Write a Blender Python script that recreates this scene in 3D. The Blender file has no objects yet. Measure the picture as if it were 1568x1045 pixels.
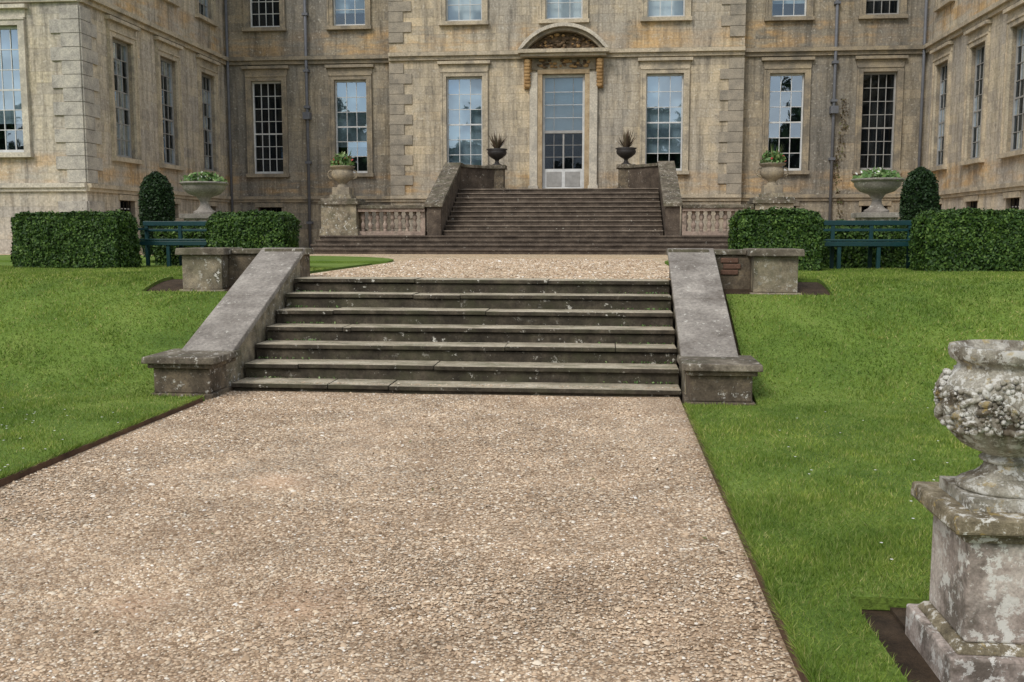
import bpy, bmesh, math, random
import numpy as np
from mathutils import Vector, Matrix, noise
random.seed(7); rng=np.random.default_rng(7)
S=bpy.context.scene
XC=-1.6
# ------------------------------------------------------------------ materials
def newmat(name):
    m=bpy.data.materials.new(name); m.use_nodes=True
    nt=m.node_tree; b=nt.nodes['Principled BSDF']; b.inputs['Roughness'].default_value=0.85
    b.inputs['Specular IOR Level'].default_value=0.25
    return m,nt,b
def ramp(nt,fac,stops,interp='LINEAR'):
    r=nt.nodes.new('ShaderNodeValToRGB'); r.color_ramp.interpolation=interp
    e=r.color_ramp.elements
    while len(e)<len(stops): e.new(0.5)
    for i,(p,c) in enumerate(stops):
        e[i].position=p; e[i].color=(c[0],c[1],c[2],1) if len(c)>2 else (c[0],)*3+(1,)
    nt.links.new(fac,r.inputs[0]); return r.outputs[0]
def mixc(nt,fac,a,b,mode='MIX'):
    m=nt.nodes.new('ShaderNodeMix'); m.data_type='RGBA'; m.blend_type=mode
    for s,v in ((m.inputs[0],fac),(m.inputs[6],a),(m.inputs[7],b)):
        if hasattr(v,'links') or hasattr(v,'is_linked'): nt.links.new(v,s)
        elif isinstance(v,(int,float)): s.default_value=v
        else: s.default_value=(v[0],v[1],v[2],1)
    return m.outputs[2]
def g(v): return (v,v,v)
def mathn(nt,op,a,b=0.0):
    m=nt.nodes.new('ShaderNodeMath'); m.operation=op
    for s,v in ((m.inputs[0],a),(m.inputs[1],b)):
        if isinstance(v,(int,float)): s.default_value=v
        else: nt.links.new(v,s)
    return m.outputs[0]
def noisef(nt,vec,scale,detail=4,rough=0.6):
    n=nt.nodes.new('ShaderNodeTexNoise'); n.inputs['Scale'].default_value=scale
    n.inputs['Detail'].default_value=min(detail,5); n.inputs['Roughness'].default_value=rough
    nt.links.new(vec,n.inputs['Vector']); return n.outputs['Fac']
def bump(nt,h,strength,dist,b,prev=None):
    n=nt.nodes.new('ShaderNodeBump'); n.inputs['Strength'].default_value=strength; n.inputs['Distance'].default_value=dist
    nt.links.new(h,n.inputs['Height'])
    if prev is not None: nt.links.new(prev,n.inputs['Normal'])
    nt.links.new(n.outputs[0],b.inputs['Normal']); return n.outputs[0]
def pos(nt):
    return nt.nodes.new('ShaderNodeNewGeometry').outputs['Position']
def scaled(nt,vec,s):
    m=nt.nodes.new('ShaderNodeMapping'); m.inputs['Scale'].default_value=s; nt.links.new(vec,m.inputs['Vector']); return m.outputs[0]

def ashlar(name,stops,bw=0.75,bh=0.3,grey=(0.2,0.19,0.17),greyamt=0.6,dark=0.55,joint=(0.17,0.14,0.10)):
    m,nt,b=newmat(name); p=pos(nt)
    sp=nt.nodes.new('ShaderNodeSeparateXYZ'); nt.links.new(p,sp.inputs[0])
    cb=nt.nodes.new('ShaderNodeCombineXYZ'); nt.links.new(mathn(nt,'ADD',sp.outputs[0],sp.outputs[1]),cb.inputs[0]); nt.links.new(sp.outputs[2],cb.inputs[1])
    br=nt.nodes.new('ShaderNodeTexBrick'); nt.links.new(cb.outputs[0],br.inputs['Vector'])
    br.inputs['Color1'].default_value=(0,0,0,1); br.inputs['Color2'].default_value=(1,1,1,1); br.inputs['Mortar'].default_value=(0.45,0.45,0.45,1)
    br.inputs['Scale'].default_value=1; br.inputs['Mortar Size'].default_value=0.006; br.inputs['Mortar Smooth'].default_value=0.6
    br.inputs['Brick Width'].default_value=bw; br.inputs['Row Height'].default_value=bh
    br.offset=0.42; br.squash=1.3; br.squash_frequency=3
    nb=noisef(nt,scaled(nt,p,(1,1,1.6)),1.5,6,0.7)
    tone=mathn(nt,'ADD',mathn(nt,'MULTIPLY',br.outputs['Color'],0.62),mathn(nt,'MULTIPLY',ramp(nt,nb,[(0.3,g(0)),(0.7,g(1))]),0.38))
    col=ramp(nt,tone,stops)
    zz=ramp(nt,mathn(nt,'MULTIPLY',sp.outputs[2],0.1),[(0.30,g(0)),(0.315,g(1)),(0.375,g(1)),(0.39,g(0)),(0.80,g(0)),(0.815,g(1)),(0.89,g(1)),(0.91,g(0))])
    nz=noisef(nt,scaled(nt,p,(0.8,0.8,3)),0.9,3)
    f=mathn(nt,'MULTIPLY',zz,ramp(nt,nz,[(0.42,g(0)),(0.6,g(0.75))]))
    col=mixc(nt,f,col,(0.58,0.36,0.15))
    st=noisef(nt,scaled(nt,p,(1,1,0.35)),0.55,6,0.65)
    col=mixc(nt,ramp(nt,st,[(0.40,g(0)),(0.60,g(greyamt))]),col,grey)
    st2=noisef(nt,scaled(nt,p,(3.5,3.5,0.35)),1.2,6,0.75)
    col=mixc(nt,1.0,col,ramp(nt,st2,[(0.33,g(dark)),(0.55,g(1.08))]),'MULTIPLY')
    lf=noisef(nt,p,7,7,0.8); col=mixc(nt,ramp(nt,lf,[(0.58,g(0)),(0.66,g(0.5))]),col,(0.56,0.54,0.48))
    lk=noisef(nt,p,4.3,7,0.8); col=mixc(nt,ramp(nt,lk,[(0.57,g(0)),(0.67,g(0.55))]),col,(0.14,0.125,0.105))
    fn=noisef(nt,p,14,6,0.7)
    col=mixc(nt,1.0,col,ramp(nt,fn,[(0.3,g(0.7)),(0.7,g(1.25))]),'MULTIPLY')
    col=mixc(nt,mathn(nt,'MULTIPLY',br.outputs['Fac'],0.65),col,joint)
    nt.links.new(col,b.inputs['Base Color'])
    n1=bump(nt,mathn(nt,'SUBTRACT',1.0,br.outputs['Fac']),0.5,0.008,b)
    bump(nt,fn,0.5,0.02,b,n1); return m

def mottle(name,stops,scale=3,lichen=None,lich_amt=0.0,lich_scale=16,bumpd=0.01,rough=0.9,dark2=None,moss=0.0,yellow=0.0):
    m,nt,b=newmat(name); p=pos(nt)
    a=noisef(nt,p,scale,8,0.7); col=ramp(nt,a,stops)
    f=noisef(nt,p,scale*12,5,0.7)
    col=mixc(nt,1.0,col,ramp(nt,f,[(0.3,g(0.65)),(0.7,g(1.25))]),'MULTIPLY')
    if dark2:
        d=noisef(nt,p,scale*0.6+1,5,0.7); col=mixc(nt,ramp(nt,d,[(0.5,g(0)),(0.62,g(0.8))]),col,dark2)
    if moss:
        d=noisef(nt,scaled(nt,p,(1,2.5,1)),2.1,5,0.75); col=mixc(nt,ramp(nt,d,[(0.47,g(0)),(0.63,g(moss))]),col,(0.085,0.088,0.045))
    if lichen:
        l=noisef(nt,p,lich_scale,6,0.75); l2=noisef(nt,p,1.7,2,0.5)
        fac=mathn(nt,'MULTIPLY',ramp(nt,l,[(0.60-lich_amt,g(0)),(0.64-lich_amt,g(0.9))]),ramp(nt,l2,[(0.38,g(0.15)),(0.6,g(1))]))
        col=mixc(nt,fac,col,lichen)
    if yellow:
        d=noisef(nt,p,13,4,0.7); col=mixc(nt,ramp(nt,d,[(0.60,g(0)),(0.65,g(yellow))]),col,(0.42,0.30,0.09))
    nt.links.new(col,b.inputs['Base Color']); b.inputs['Roughness'].default_value=rough
    bump(nt,f,0.6,bumpd,b); return m

def plain(name,c,rough=0.6,spec=0.3,var=0.12,sc=5):
    m,nt,b=newmat(name); p=pos(nt)
    col=mixc(nt,1.0,c,ramp(nt,noisef(nt,p,sc,5,0.7),[(0.3,g(1-var*2)),(0.7,g(1+var))]),'MULTIPLY')
    nt.links.new(col,b.inputs['Base Color']); b.inputs['Roughness'].default_value=rough; b.inputs['Specular IOR Level'].default_value=spec
    return m
def island(name,stops,rough=0.7,trans=0.0,patch=None,patch2=None):
    m,nt,b=newmat(name)
    ge=nt.nodes.new('ShaderNodeNewGeometry')
    col=ramp(nt,ge.outputs['Random Per Island'],stops)
    for pt in (patch,patch2):
        if pt:
            nz=noisef(nt,ge.outputs['Position'],pt[0],4,0.65)
            col=mixc(nt,1.0,col,ramp(nt,nz,[(0.35,pt[1]),(0.65,pt[2])]),'MULTIPLY')
    nt.links.new(col,b.inputs['Base Color']); b.inputs['Roughness'].default_value=rough
    if trans:
        t=nt.nodes.new('ShaderNodeBsdfTranslucent'); nt.links.new(col,t.inputs[0])
        ms=nt.nodes.new('ShaderNodeMixShader'); ms.inputs[0].default_value=trans
        nt.links.new(b.outputs[0],ms.inputs[1]); nt.links.new(t.outputs[0],ms.inputs[2])
        nt.links.new(ms.outputs[0],nt.nodes['Material Output'].inputs[0])
    return m

M={}
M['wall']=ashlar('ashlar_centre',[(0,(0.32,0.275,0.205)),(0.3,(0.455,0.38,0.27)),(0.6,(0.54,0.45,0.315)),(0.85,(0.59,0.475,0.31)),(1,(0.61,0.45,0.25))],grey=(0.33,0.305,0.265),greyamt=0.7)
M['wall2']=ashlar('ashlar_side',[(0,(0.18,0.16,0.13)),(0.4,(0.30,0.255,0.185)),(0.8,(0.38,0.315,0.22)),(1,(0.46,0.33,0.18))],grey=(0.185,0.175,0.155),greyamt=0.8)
M['wall3']=ashlar('ashlar_wing',[(0,(0.36,0.315,0.25)),(0.4,(0.50,0.43,0.33)),(0.8,(0.60,0.51,0.36)),(1,(0.62,0.46,0.26))],grey=(0.38,0.355,0.32),greyamt=0.65,joint=(0.27,0.225,0.165))
M['quoin']=mottle('quoin_stone',[(0.3,(0.20,0.18,0.15)),(0.5,(0.33,0.29,0.23)),(0.7,(0.45,0.385,0.295))],scale=2.2)
M['quoinl']=mottle('quoin_stone_pale',[(0.3,(0.27,0.25,0.225)),(0.5,(0.44,0.405,0.35)),(0.7,(0.57,0.52,0.43))],scale=2.2)
M['trim']=mottle('trim_stone',[(0.3,(0.34,0.29,0.215)),(0.5,(0.49,0.42,0.31)),(0.7,(0.59,0.495,0.355))],scale=1.8,dark2=(0.26,0.23,0.185))
M['trimw']=mottle('trim_stone_pale',[(0.3,(0.43,0.385,0.315)),(0.5,(0.57,0.515,0.42)),(0.7,(0.65,0.59,0.48))],scale=1.8,dark2=(0.36,0.33,0.28))
M['trimd']=mottle('trim_stone_dark',[(0.3,(0.18,0.16,0.125)),(0.5,(0.31,0.26,0.19)),(0.7,(0.41,0.335,0.22))],scale=1.8,dark2=(0.17,0.15,0.12))
M['orange']=mottle('ironstone',[(0.3,(0.24,0.14,0.06)),(0.5,(0.42,0.26,0.115)),(0.7,(0.50,0.34,0.17))],scale=3)
M['tan']=mottle('tan_architrave',[(0.3,(0.28,0.20,0.115)),(0.5,(0.43,0.325,0.20)),(0.7,(0.52,0.41,0.27))],scale=3)
M['carve']=mottle('carved_brown',[(0.3,(0.06,0.042,0.03)),(0.5,(0.13,0.09,0.055)),(0.7,(0.25,0.16,0.09))],scale=6)
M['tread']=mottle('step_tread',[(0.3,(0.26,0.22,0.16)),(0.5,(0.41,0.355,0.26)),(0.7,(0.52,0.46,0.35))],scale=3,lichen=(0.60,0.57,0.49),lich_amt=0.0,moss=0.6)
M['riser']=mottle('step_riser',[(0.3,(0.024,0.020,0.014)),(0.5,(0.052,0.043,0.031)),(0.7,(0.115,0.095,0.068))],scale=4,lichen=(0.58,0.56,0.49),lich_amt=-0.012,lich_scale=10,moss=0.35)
M['coping']=mottle('coping_stone',[(0.3,(0.15,0.13,0.11)),(0.5,(0.25,0.225,0.195)),(0.7,(0.37,0.335,0.29))],scale=2.5,lichen=(0.60,0.58,0.51),lich_amt=-0.008,lich_scale=13)
M['capd']=mottle('mossy_cap',[(0.3,(0.055,0.045,0.032)),(0.5,(0.13,0.108,0.08)),(0.7,(0.29,0.25,0.19))],scale=3.5,lichen=(0.60,0.58,0.52),lich_amt=0.015,lich_scale=14,moss=0.5)
M['pier']=mottle('pier_stone',[(0.3,(0.05,0.04,0.028)),(0.5,(0.12,0.095,0.066)),(0.7,(0.25,0.195,0.125))],scale=3.5,lichen=(0.55,0.53,0.47),lich_amt=0.008)
M['pierl']=mottle('rubble_pier',[(0.3,(0.13,0.105,0.073)),(0.5,(0.26,0.22,0.155)),(0.7,(0.43,0.355,0.24))],scale=5,lichen=(0.60,0.58,0.51),lich_amt=0.035,dark2=(0.08,0.065,0.045),moss=0.4)
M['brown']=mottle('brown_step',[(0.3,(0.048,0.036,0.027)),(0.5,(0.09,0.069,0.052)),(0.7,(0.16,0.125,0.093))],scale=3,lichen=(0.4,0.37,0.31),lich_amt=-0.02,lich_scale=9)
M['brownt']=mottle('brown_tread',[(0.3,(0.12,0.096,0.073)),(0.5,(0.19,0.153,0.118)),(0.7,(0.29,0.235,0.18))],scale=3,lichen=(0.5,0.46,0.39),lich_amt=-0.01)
M['pink']=mottle('baluster_stone',[(0.3,(0.18,0.135,0.11)),(0.5,(0.33,0.25,0.20)),(0.7,(0.45,0.36,0.285))],scale=4,dark2=(0.14,0.115,0.09))
M['urn']=mottle('urn_stone',[(0.3,(0.12,0.11,0.08)),(0.5,(0.33,0.305,0.245)),(0.7,(0.52,0.49,0.42))],scale=9,lichen=(0.72,0.71,0.66),lich_amt=0.085,lich_scale=24,dark2=(0.085,0.062,0.038),bumpd=0.018,yellow=0.5)
M['ped']=mottle('pedestal_render',[(0.3,(0.20,0.155,0.13)),(0.5,(0.42,0.35,0.305)),(0.7,(0.58,0.51,0.45))],scale=5,lichen=(0.68,0.66,0.61),lich_amt=0.065,lich_scale=13,dark2=(0.10,0.082,0.064),bumpd=0.008)
M['cap']=mottle('pedestal_cap',[(0.3,(0.08,0.065,0.043)),(0.5,(0.24,0.20,0.13)),(0.7,(0.44,0.375,0.26))],scale=9,lichen=(0.70,0.68,0.62),lich_amt=0.06,lich_scale=18,bumpd=0.015,yellow=0.6)
M['white']=plain('white_paint',(0.62,0.62,0.60),0.5)
M['oldpaint']=plain('weathered_sash_paint',(0.33,0.32,0.30),0.6)
M['blind']=plain('blind_fabric',(0.38,0.46,0.51),0.8,var=0.05,sc=1.5)
M['blindw']=plain('blind_white',(0.66,0.68,0.67),0.8,var=0.05,sc=1.5)
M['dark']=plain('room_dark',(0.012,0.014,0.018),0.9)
M['lead']=plain('lead_pipe',(0.14,0.145,0.16),0.55)
M['iron']=plain('dark_iron',(0.035,0.03,0.028),0.5)
M['bench']=plain('bench_paint',(0.006,0.042,0.045),0.45,0.4)
M['slate']=plain('roof_slate',(0.13,0.125,0.12),0.7)
M['soil']=mottle('soil',[(0.3,(0.03,0.02,0.012)),(0.6,(0.075,0.05,0.03))],scale=8,bumpd=0.03)
M['edge']=plain('rusty_edging',(0.10,0.055,0.032),0.8,var=0.3,sc=3)
M['bark']=plain('bark',(0.09,0.07,0.05),0.9)
M['brick']=mottle('old_brick',[(0.3,(0.075,0.045,0.032)),(0.6,(0.17,0.095,0.065))],scale=5,lichen=(0.4,0.36,0.3),lich_amt=0.0)

def glassmat(name,base,tint):
    m,nt,b=newmat(name); nt.nodes.remove(b)
    t=nt.nodes.new('ShaderNodeBsdfTransparent'); t.inputs[0].default_value=(0.8,0.86,0.88,1)
    gl=nt.nodes.new('ShaderNodeBsdfGlossy'); gl.inputs['Roughness'].default_value=0.015; gl.inputs[0].default_value=(*tint,1)
    lw=nt.nodes.new('ShaderNodeFresnel'); lw.inputs[0].default_value=1.45
    ms=nt.nodes.new('ShaderNodeMixShader'); nt.links.new(mathn(nt,'ADD',lw.outputs[0],base),ms.inputs[0])
    nt.links.new(t.outputs[0],ms.inputs[1]); nt.links.new(gl.outputs[0],ms.inputs[2]); nt.links.new(ms.outputs[0],nt.nodes['Material Output'].inputs[0])
    bp=nt.nodes.new('ShaderNodeBump'); bp.inputs['Strength'].default_value=0.25; bp.inputs['Distance'].default_value=0.004
    nt.links.new(noisef(nt,pos(nt),2.5,1,0.4),bp.inputs['Height']); nt.links.new(bp.outputs[0],gl.inputs['Normal'])
    return m
M['glass']=glassmat('glass_clear',0.02,(0.7,0.82,0.95)); M['glassr']=glassmat('glass_reflective',0.26,(0.70,0.85,1)); M['glassm']=glassmat('glass_old',0.10,(0.74,0.88,1))

WORN=[(-1.35,4.25,0.34),(-2.2,6.3,0.3),(-2.1,4.1,0.24)]
def gravel(name,tone=(1,1,1),worn=True,vs=66):
    m,nt,b=newmat(name); p=pos(nt)
    v=nt.nodes.new('ShaderNodeTexVoronoi'); v.inputs['Scale'].default_value=vs; nt.links.new(p,v.inputs['Vector'])
    sp=nt.nodes.new('ShaderNodeSeparateColor'); nt.links.new(v.outputs['Color'],sp.inputs[0])
    col=ramp(nt,sp.outputs[0],[(0,(0.26,0.18,0.115)),(0.2,(0.39,0.285,0.19)),(0.5,(0.56,0.43,0.30)),(0.8,(0.66,0.54,0.40)),(1,(0.78,0.70,0.58))])
    dd=ramp(nt,v.outputs['Distance'],[(0.25,g(1.08)),(0.75,g(0.5))])
    w=None
    if worn:
        wn=noisef(nt,p,4,4,0.7)
        for (x,y,r) in WORN:
            d=nt.nodes.new('ShaderNodeVectorMath'); d.operation='DISTANCE'; nt.links.new(p,d.inputs[0]); d.inputs[1].default_value=(x,y,0.012)
            q=mathn(nt,'ADD',mathn(nt,'DIVIDE',d.outputs['Value'],r),mathn(nt,'MULTIPLY',wn,1.2))
            k=ramp(nt,mathn(nt,'MULTIPLY',q,0.5),[(0.45,g(0.8)),(0.8,g(0))]); w=k if w is None else mathn(nt,'MAXIMUM',w,k)
        dd=mixc(nt,mathn(nt,'MULTIPLY',w,0.8),dd,g(0.95))
    col=mixc(nt,1.0,col,dd,'MULTIPLY')
    L=noisef(nt,p,0.7,5,0.7)
    col=mixc(nt,ramp(nt,L,[(0.45,g(0)),(0.70,g(0.55))]),col,(0.48,0.33,0.21))
    if w is not None: col=mixc(nt,mathn(nt,'MULTIPLY',w,0.5),col,(0.56,0.36,0.23))
    L2=noisef(nt,p,1.9,5,0.75)
    col=mixc(nt,1.0,col,ramp(nt,L2,[(0.32,g(0.74)),(0.62,g(1.1))]),'MULTIPLY')
    col=mixc(nt,1.0,col,tone,'MULTIPLY')
    nt.links.new(col,b.inputs['Base Color'])
    bump(nt,mathn(nt,'SUBTRACT',1.0,v.outputs['Distance']),0.7,0.010,b); return m
M['gravel']=gravel('gravel_ground',(0.98,0.95,0.92)); M['gravel2']=gravel('terrace_gravel_mat',(1.12,1.10,1.0),False,28)
def grassmat():
    m,nt,b=newmat('turf'); p=pos(nt)
    a=noisef(nt,p,0.9,5,0.65); col=ramp(nt,a,[(0.3,(0.08,0.14,0.02)),(0.5,(0.13,0.205,0.03)),(0.7,(0.19,0.26,0.05))])
    f=noisef(nt,p,45,4,0.7); col=mixc(nt,1.0,col,ramp(nt,f,[(0.3,g(0.55)),(0.7,g(1.3))]),'MULTIPLY')
    nt.links.new(col,b.inputs['Base Color']); bump(nt,f,0.8,0.02,b); return m
M['turf']=grassmat()
M['blade']=island('grass_blades',[(0,(0.095,0.17,0.024)),(0.5,(0.185,0.295,0.044)),(0.85,(0.275,0.37,0.075)),(1,(0.46,0.45,0.20))],0.6,0.3,patch=(0.7,(0.68,0.74,0.6),(1.28,1.14,1.2)),patch2=(4.5,(0.78,0.83,0.78),(1.18,1.1,1.1)))
M['hleaf']=island('box_leaves',[(0,(0.016,0.042,0.009)),(0.5,(0.042,0.095,0.016)),(1,(0.10,0.175,0.032))],0.55,0,patch=(3,(0.6,0.65,0.6),(1.2,1.12,1.1)))
M['yew']=island('yew_leaves',[(0,(0.008,0.02,0.008)),(0.6,(0.018,0.042,0.012)),(1,(0.035,0.07,0.02))],0.5,0)
M['hcore']=plain('hedge_core',(0.01,0.022,0.006),0.9)
M['pleaf']=island('plant_leaves',[(0,(0.05,0.11,0.03)),(0.6,(0.12,0.22,0.06)),(1,(0.28,0.34,0.16))],0.5,0)
M['dry']=island('dry_leaves',[(0,(0.05,0.035,0.02)),(0.6,(0.12,0.085,0.045)),(1,(0.12,0.14,0.05))],0.7,0)
M['agave']=island('agave_leaves',[(0,(0.08,0.05,0.04)),(0.6,(0.12,0.10,0.06)),(1,(0.2,0.13,0.09))],0.5,0)
M['flowerw']=plain('flower_white',(0.75,0.74,0.7),0.6)
M['flowerr']=plain('flower_red',(0.45,0.05,0.06),0.6)
M['tleaf']=island('tree_leaves',[(0,(0.012,0.03,0.01)),(0.5,(0.03,0.06,0.016)),(1,(0.06,0.1,0.03))],0.6,0)
M['pebble']=island('pebble',[(0,(0.19,0.13,0.08)),(0.2,(0.36,0.26,0.17)),(0.5,(0.52,0.39,0.27)),(0.8,(0.63,0.51,0.37)),(0.94,(0.70,0.62,0.50)),(1,(0.80,0.77,0.71))],0.85,patch=(1.9,(0.80,0.77,0.74),(1.1,1.08,1.05)))

# ------------------------------------------------------------------ mesh helpers
def empty(name,loc=(0,0,0)):
    e=bpy.data.objects.new(name,None); e.location=loc; e.empty_display_size=0.2; S.collection.objects.link(e); return e
def link(name,me,parent=None):
    o=bpy.data.objects.new(name,me); S.collection.objects.link(o)
    if parent:
        o.parent=parent; o.matrix_parent_inverse=Matrix.Translation(parent.location).inverted()
    return o
class MB:
    def __init__(s,O=(0,0,0),U=(1,0,0),Nn=(0,1,0)):
        s.v=[];s.f=[];s.m=[];s.sm=[];s.mats=[];s.O=Vector(O);s.U=Vector(U);s.N=Vector(Nn)
    def mi(s,k):
        if k not in s.mats: s.mats.append(k)
        return s.mats.index(k)
    def P(s,u,v,z): return tuple(s.O+s.U*u+s.N*v+Vector((0,0,z)))
    def face(s,pts,mat,smooth=False):
        i=len(s.v); s.v+= [s.P(*p) for p in pts]; s.f.append(tuple(range(i,i+len(pts)))); s.m.append(s.mi(mat)); s.sm.append(smooth)
    def hexa(s,p,mat,topmat=None):
        i=len(s.v); s.v+=[s.P(*q) for q in p]; k=s.mi(mat); kt=s.mi(topmat) if topmat else k
        for n,f in enumerate(((0,3,2,1),(4,5,6,7),(0,1,5,4),(1,2,6,5),(2,3,7,6),(3,0,4,7))):
            s.f.append(tuple(i+j for j in f)); s.m.append(kt if n==1 else k); s.sm.append(False)
    def box(s,x0,x1,y0,y1,z0,z1,mat,topmat=None,tx=0,ty=0):
        s.hexa([(x0,y0,z0),(x1,y0,z0),(x1,y1,z0),(x0,y1,z0),(x0+tx,y0+ty,z1),(x1-tx,y0+ty,z1),(x1-tx,y1-ty,z1),(x0+tx,y1-ty,z1)],mat,topmat)
    def wallseg(s,p0,p1,t,z0,z1,mat):
        a=Vector(p0);b=Vector(p1);d=(b-a).normalized();n=Vector((-d.y,d.x))*t/2
        q=[a-n,b-n,b+n,a+n]; s.hexa([(c.x,c.y,z0) for c in q]+[(c.x,c.y,z1) for c in q],mat)
    def prism_x(s,x0,x1,prof,mat):
        n=len(prof); i=len(s.v); s.v+=[s.P(x0,y,z) for y,z in prof]+[s.P(x1,y,z) for y,z in prof]
        k=s.mi(mat)
        s.f.append(tuple(range(i,i+n))); s.f.append(tuple(range(i+2*n-1,i+n-1,-1))); s.m+=[k,k]; s.sm+=[False]*2
        for j in range(n):
            j2=(j+1)%n; s.f.append((i+j,i+j2,i+n+j2,i+n+j)); s.m.append(k); s.sm.append(False)
    def lathe(s,cx,cy,prof,mat,seg=24,fn=None,z=0):
        i=len(s.v); n=len(prof); k=s.mi(mat)
        for r,h in prof:
            for a in range(seg):
                t=2*math.pi*a/seg; rr=fn(r,h,t) if fn else r
                s.v.append(s.P(cx+rr*math.cos(t),cy+rr*math.sin(t),h+z))
        for j in range(n-1):
            for a in range(seg):
                b=(a+1)%seg; s.f.append((i+j*seg+a,i+j*seg+b,i+(j+1)*seg+b,i+(j+1)*seg+a)); s.m.append(k); s.sm.append(True)
        s.f.append(tuple(i+a for a in range(seg))[::-1]); s.m.append(k); s.sm.append(False)
        s.f.append(tuple(i+(n-1)*seg+a for a in range(seg))); s.m.append(k); s.sm.append(False)
    def blob(s,c,r,mat,seg=7,rings=4,M3=None):
        i=len(s.v); k=s.mi(mat); r=Vector(r) if hasattr(r,'__len__') else Vector((r,r,r))
        pts=[(0,0,1)]
        for a in range(1,rings):
            ph=math.pi*a/rings
            for b in range(seg):
                t=2*math.pi*b/seg; pts.append((math.sin(ph)*math.cos(t),math.sin(ph)*math.sin(t),math.cos(ph)))
        pts.append((0,0,-1))
        for q in pts:
            w=Vector((q[0]*r.x,q[1]*r.y,q[2]*r.z))
            if M3: w=M3@w
            s.v.append(s.P(c[0]+w.x,c[1]+w.y,c[2]+w.z))
        for b in range(seg):
            s.f.append((i,i+1+b,i+1+(b+1)%seg)); s.m.append(k); s.sm.append(True)
        for a in range(rings-2):
            for b in range(seg):
                p0=i+1+a*seg; p1=p0+seg; s.f.append((p0+b,p1+b,p1+(b+1)%seg,p0+(b+1)%seg)); s.m.append(k); s.sm.append(True)
        L=i+len(pts)-1; p0=i+1+(rings-2)*seg
        for b in range(seg):
            s.f.append((L,p0+(b+1)%seg,p0+b)); s.m.append(k); s.sm.append(True)
    def done(s,name,parent=None,bevel=0,recalc=True):
        me=bpy.data.meshes.new(name); me.from_pydata(s.v,[],s.f)
        for k in s.mats: me.materials.append(M[k])
        me.polygons.foreach_set('material_index',s.m); me.polygons.foreach_set('use_smooth',s.sm)
        if recalc:
            bm=bmesh.new(); bm.from_mesh(me); bmesh.ops.recalc_face_normals(bm,faces=bm.faces); bm.to_mesh(me); bm.free()
        me.update(); o=link(name,me,parent)
        if bevel:
            b=o.modifiers.new('bevel','BEVEL'); b.width=bevel; b.segments=2; b.limit_method='ANGLE'; b.angle_limit=math.radians(40)
        return o
def npmesh(name,V,nper,mat,parent=None,smooth=False,faces=None):
    n=V.shape[0]; k=V.shape[1]
    if faces is None: faces=[list(range(k))]
    me=bpy.data.meshes.new(name); me.vertices.add(n*k); me.vertices.foreach_set('co',V.reshape(-1).astype(np.float32))
    pat=np.concatenate([np.array(f) for f in faces]); L=len(pat)
    idx=(np.arange(n)[:,None]*k+pat[None,:]).reshape(-1)
    me.loops.add(n*L); me.loops.foreach_set('vertex_index',idx.astype(np.int32))
    tot=np.array([len(f) for f in faces]); st=np.concatenate([[0],np.cumsum(tot)[:-1]])
    ls=(np.arange(n)[:,None]*L+st[None,:]).reshape(-1); lt=np.tile(tot,n)
    me.polygons.add(n*len(faces)); me.polygons.foreach_set('loop_start',ls.astype(np.int32)); me.polygons.foreach_set('loop_total',lt.astype(np.int32))
    if smooth: me.polygons.foreach_set('use_smooth',np.ones(n*len(faces),bool))
    me.update(calc_edges=True); me.validate(); me.materials.append(M[mat]); return link(name,me,parent)
def leaves(name,P,size,mat,parent=None,nrm=None,elong=1.6):
    n=len(P); a=rng.normal(size=(n,3)); 
    if nrm is not None: a=a*0.6+nrm
    a/=np.linalg.norm(a,axis=1)[:,None]
    b=rng.normal(size=(n,3)); b-=a*(a*b).sum(1)[:,None]; b/=np.linalg.norm(b,axis=1)[:,None]; c=np.cross(a,b)
    sz=size*rng.uniform(0.6,1.3,n)[:,None]
    V=np.stack([P-b*sz*elong/2,P+c*sz*0.42,P+b*sz*elong/2,P-c*sz*0.42],1)
    return npmesh(name,V,4,mat,parent)

# ------------------------------------------------------------------ terrain
def gz(y):
    t=min(max((y-9.3)/3.9,0),1); return 1.045*t*t*(3-2*t)
def gz_np(y):
    t=np.clip((y-9.3)/3.9,0,1); return 1.045*t*t*(3-2*t)
ys=[-900,-300,-100,-40,-15,0,3,6,8,9,9.3]+[9.3+0.26*i for i in range(1,16)]+[12.5,12.505,13.6,14,18,25,40,80,300,900]
xs=[-900,-300,-80,-30,-15,-8,-4.501,-4.5,-4,0,1.3,1.301,4,8,15,30,80,300,900]
def sheet(name,xs,ys,zf,mat,skip=None,skirt=0,parent=None):
    v=[];f=[];xs=sorted(set(xs));ys=sorted(set(ys))
    for y in ys:
        for x in xs: v.append((x,y,zf(x,y)))
    nx=len(xs); cells=set()
    for j in range(len(ys)-1):
        for i in range(nx-1):
            cx=(xs[i]+xs[i+1])/2; cy=(ys[j]+ys[j+1])/2
            if skip and skip(cx,cy): continue
            cells.add((i,j)); f.append((j*nx+i,j*nx+i+1,(j+1)*nx+i+1,(j+1)*nx+i))
    if skirt:
        for (i,j) in list(cells):
            for (di,dj,a,b) in ((-1,0,(0,1),(0,0)),(1,0,(1,0),(1,1)),(0,-1,(0,0),(1,0)),(0,1,(1,1),(0,1))):
                if (i+di,j+dj) not in cells:
                    A=v[(j+a[1])*nx+i+a[0]];B=v[(j+b[1])*nx+i+b[0]]; k=len(v)
                    v+= [A,B,(B[0],B[1],B[2]-skirt),(A[0],A[1],A[2]-skirt)]; f.append((k,k+3,k+2,k+1))
    me=bpy.data.meshes.new(name); me.from_pydata(v,[],f); me.materials.append(M[mat]); me.update(); 
    return link(name,me,parent)
sheet('ground',xs,ys,lambda x,y:-0.02 if (-4.5001<=x<=1.3001 and y<12.503) else gz(y),'soil')
LX0,LX1=-4.03,0.76
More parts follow.
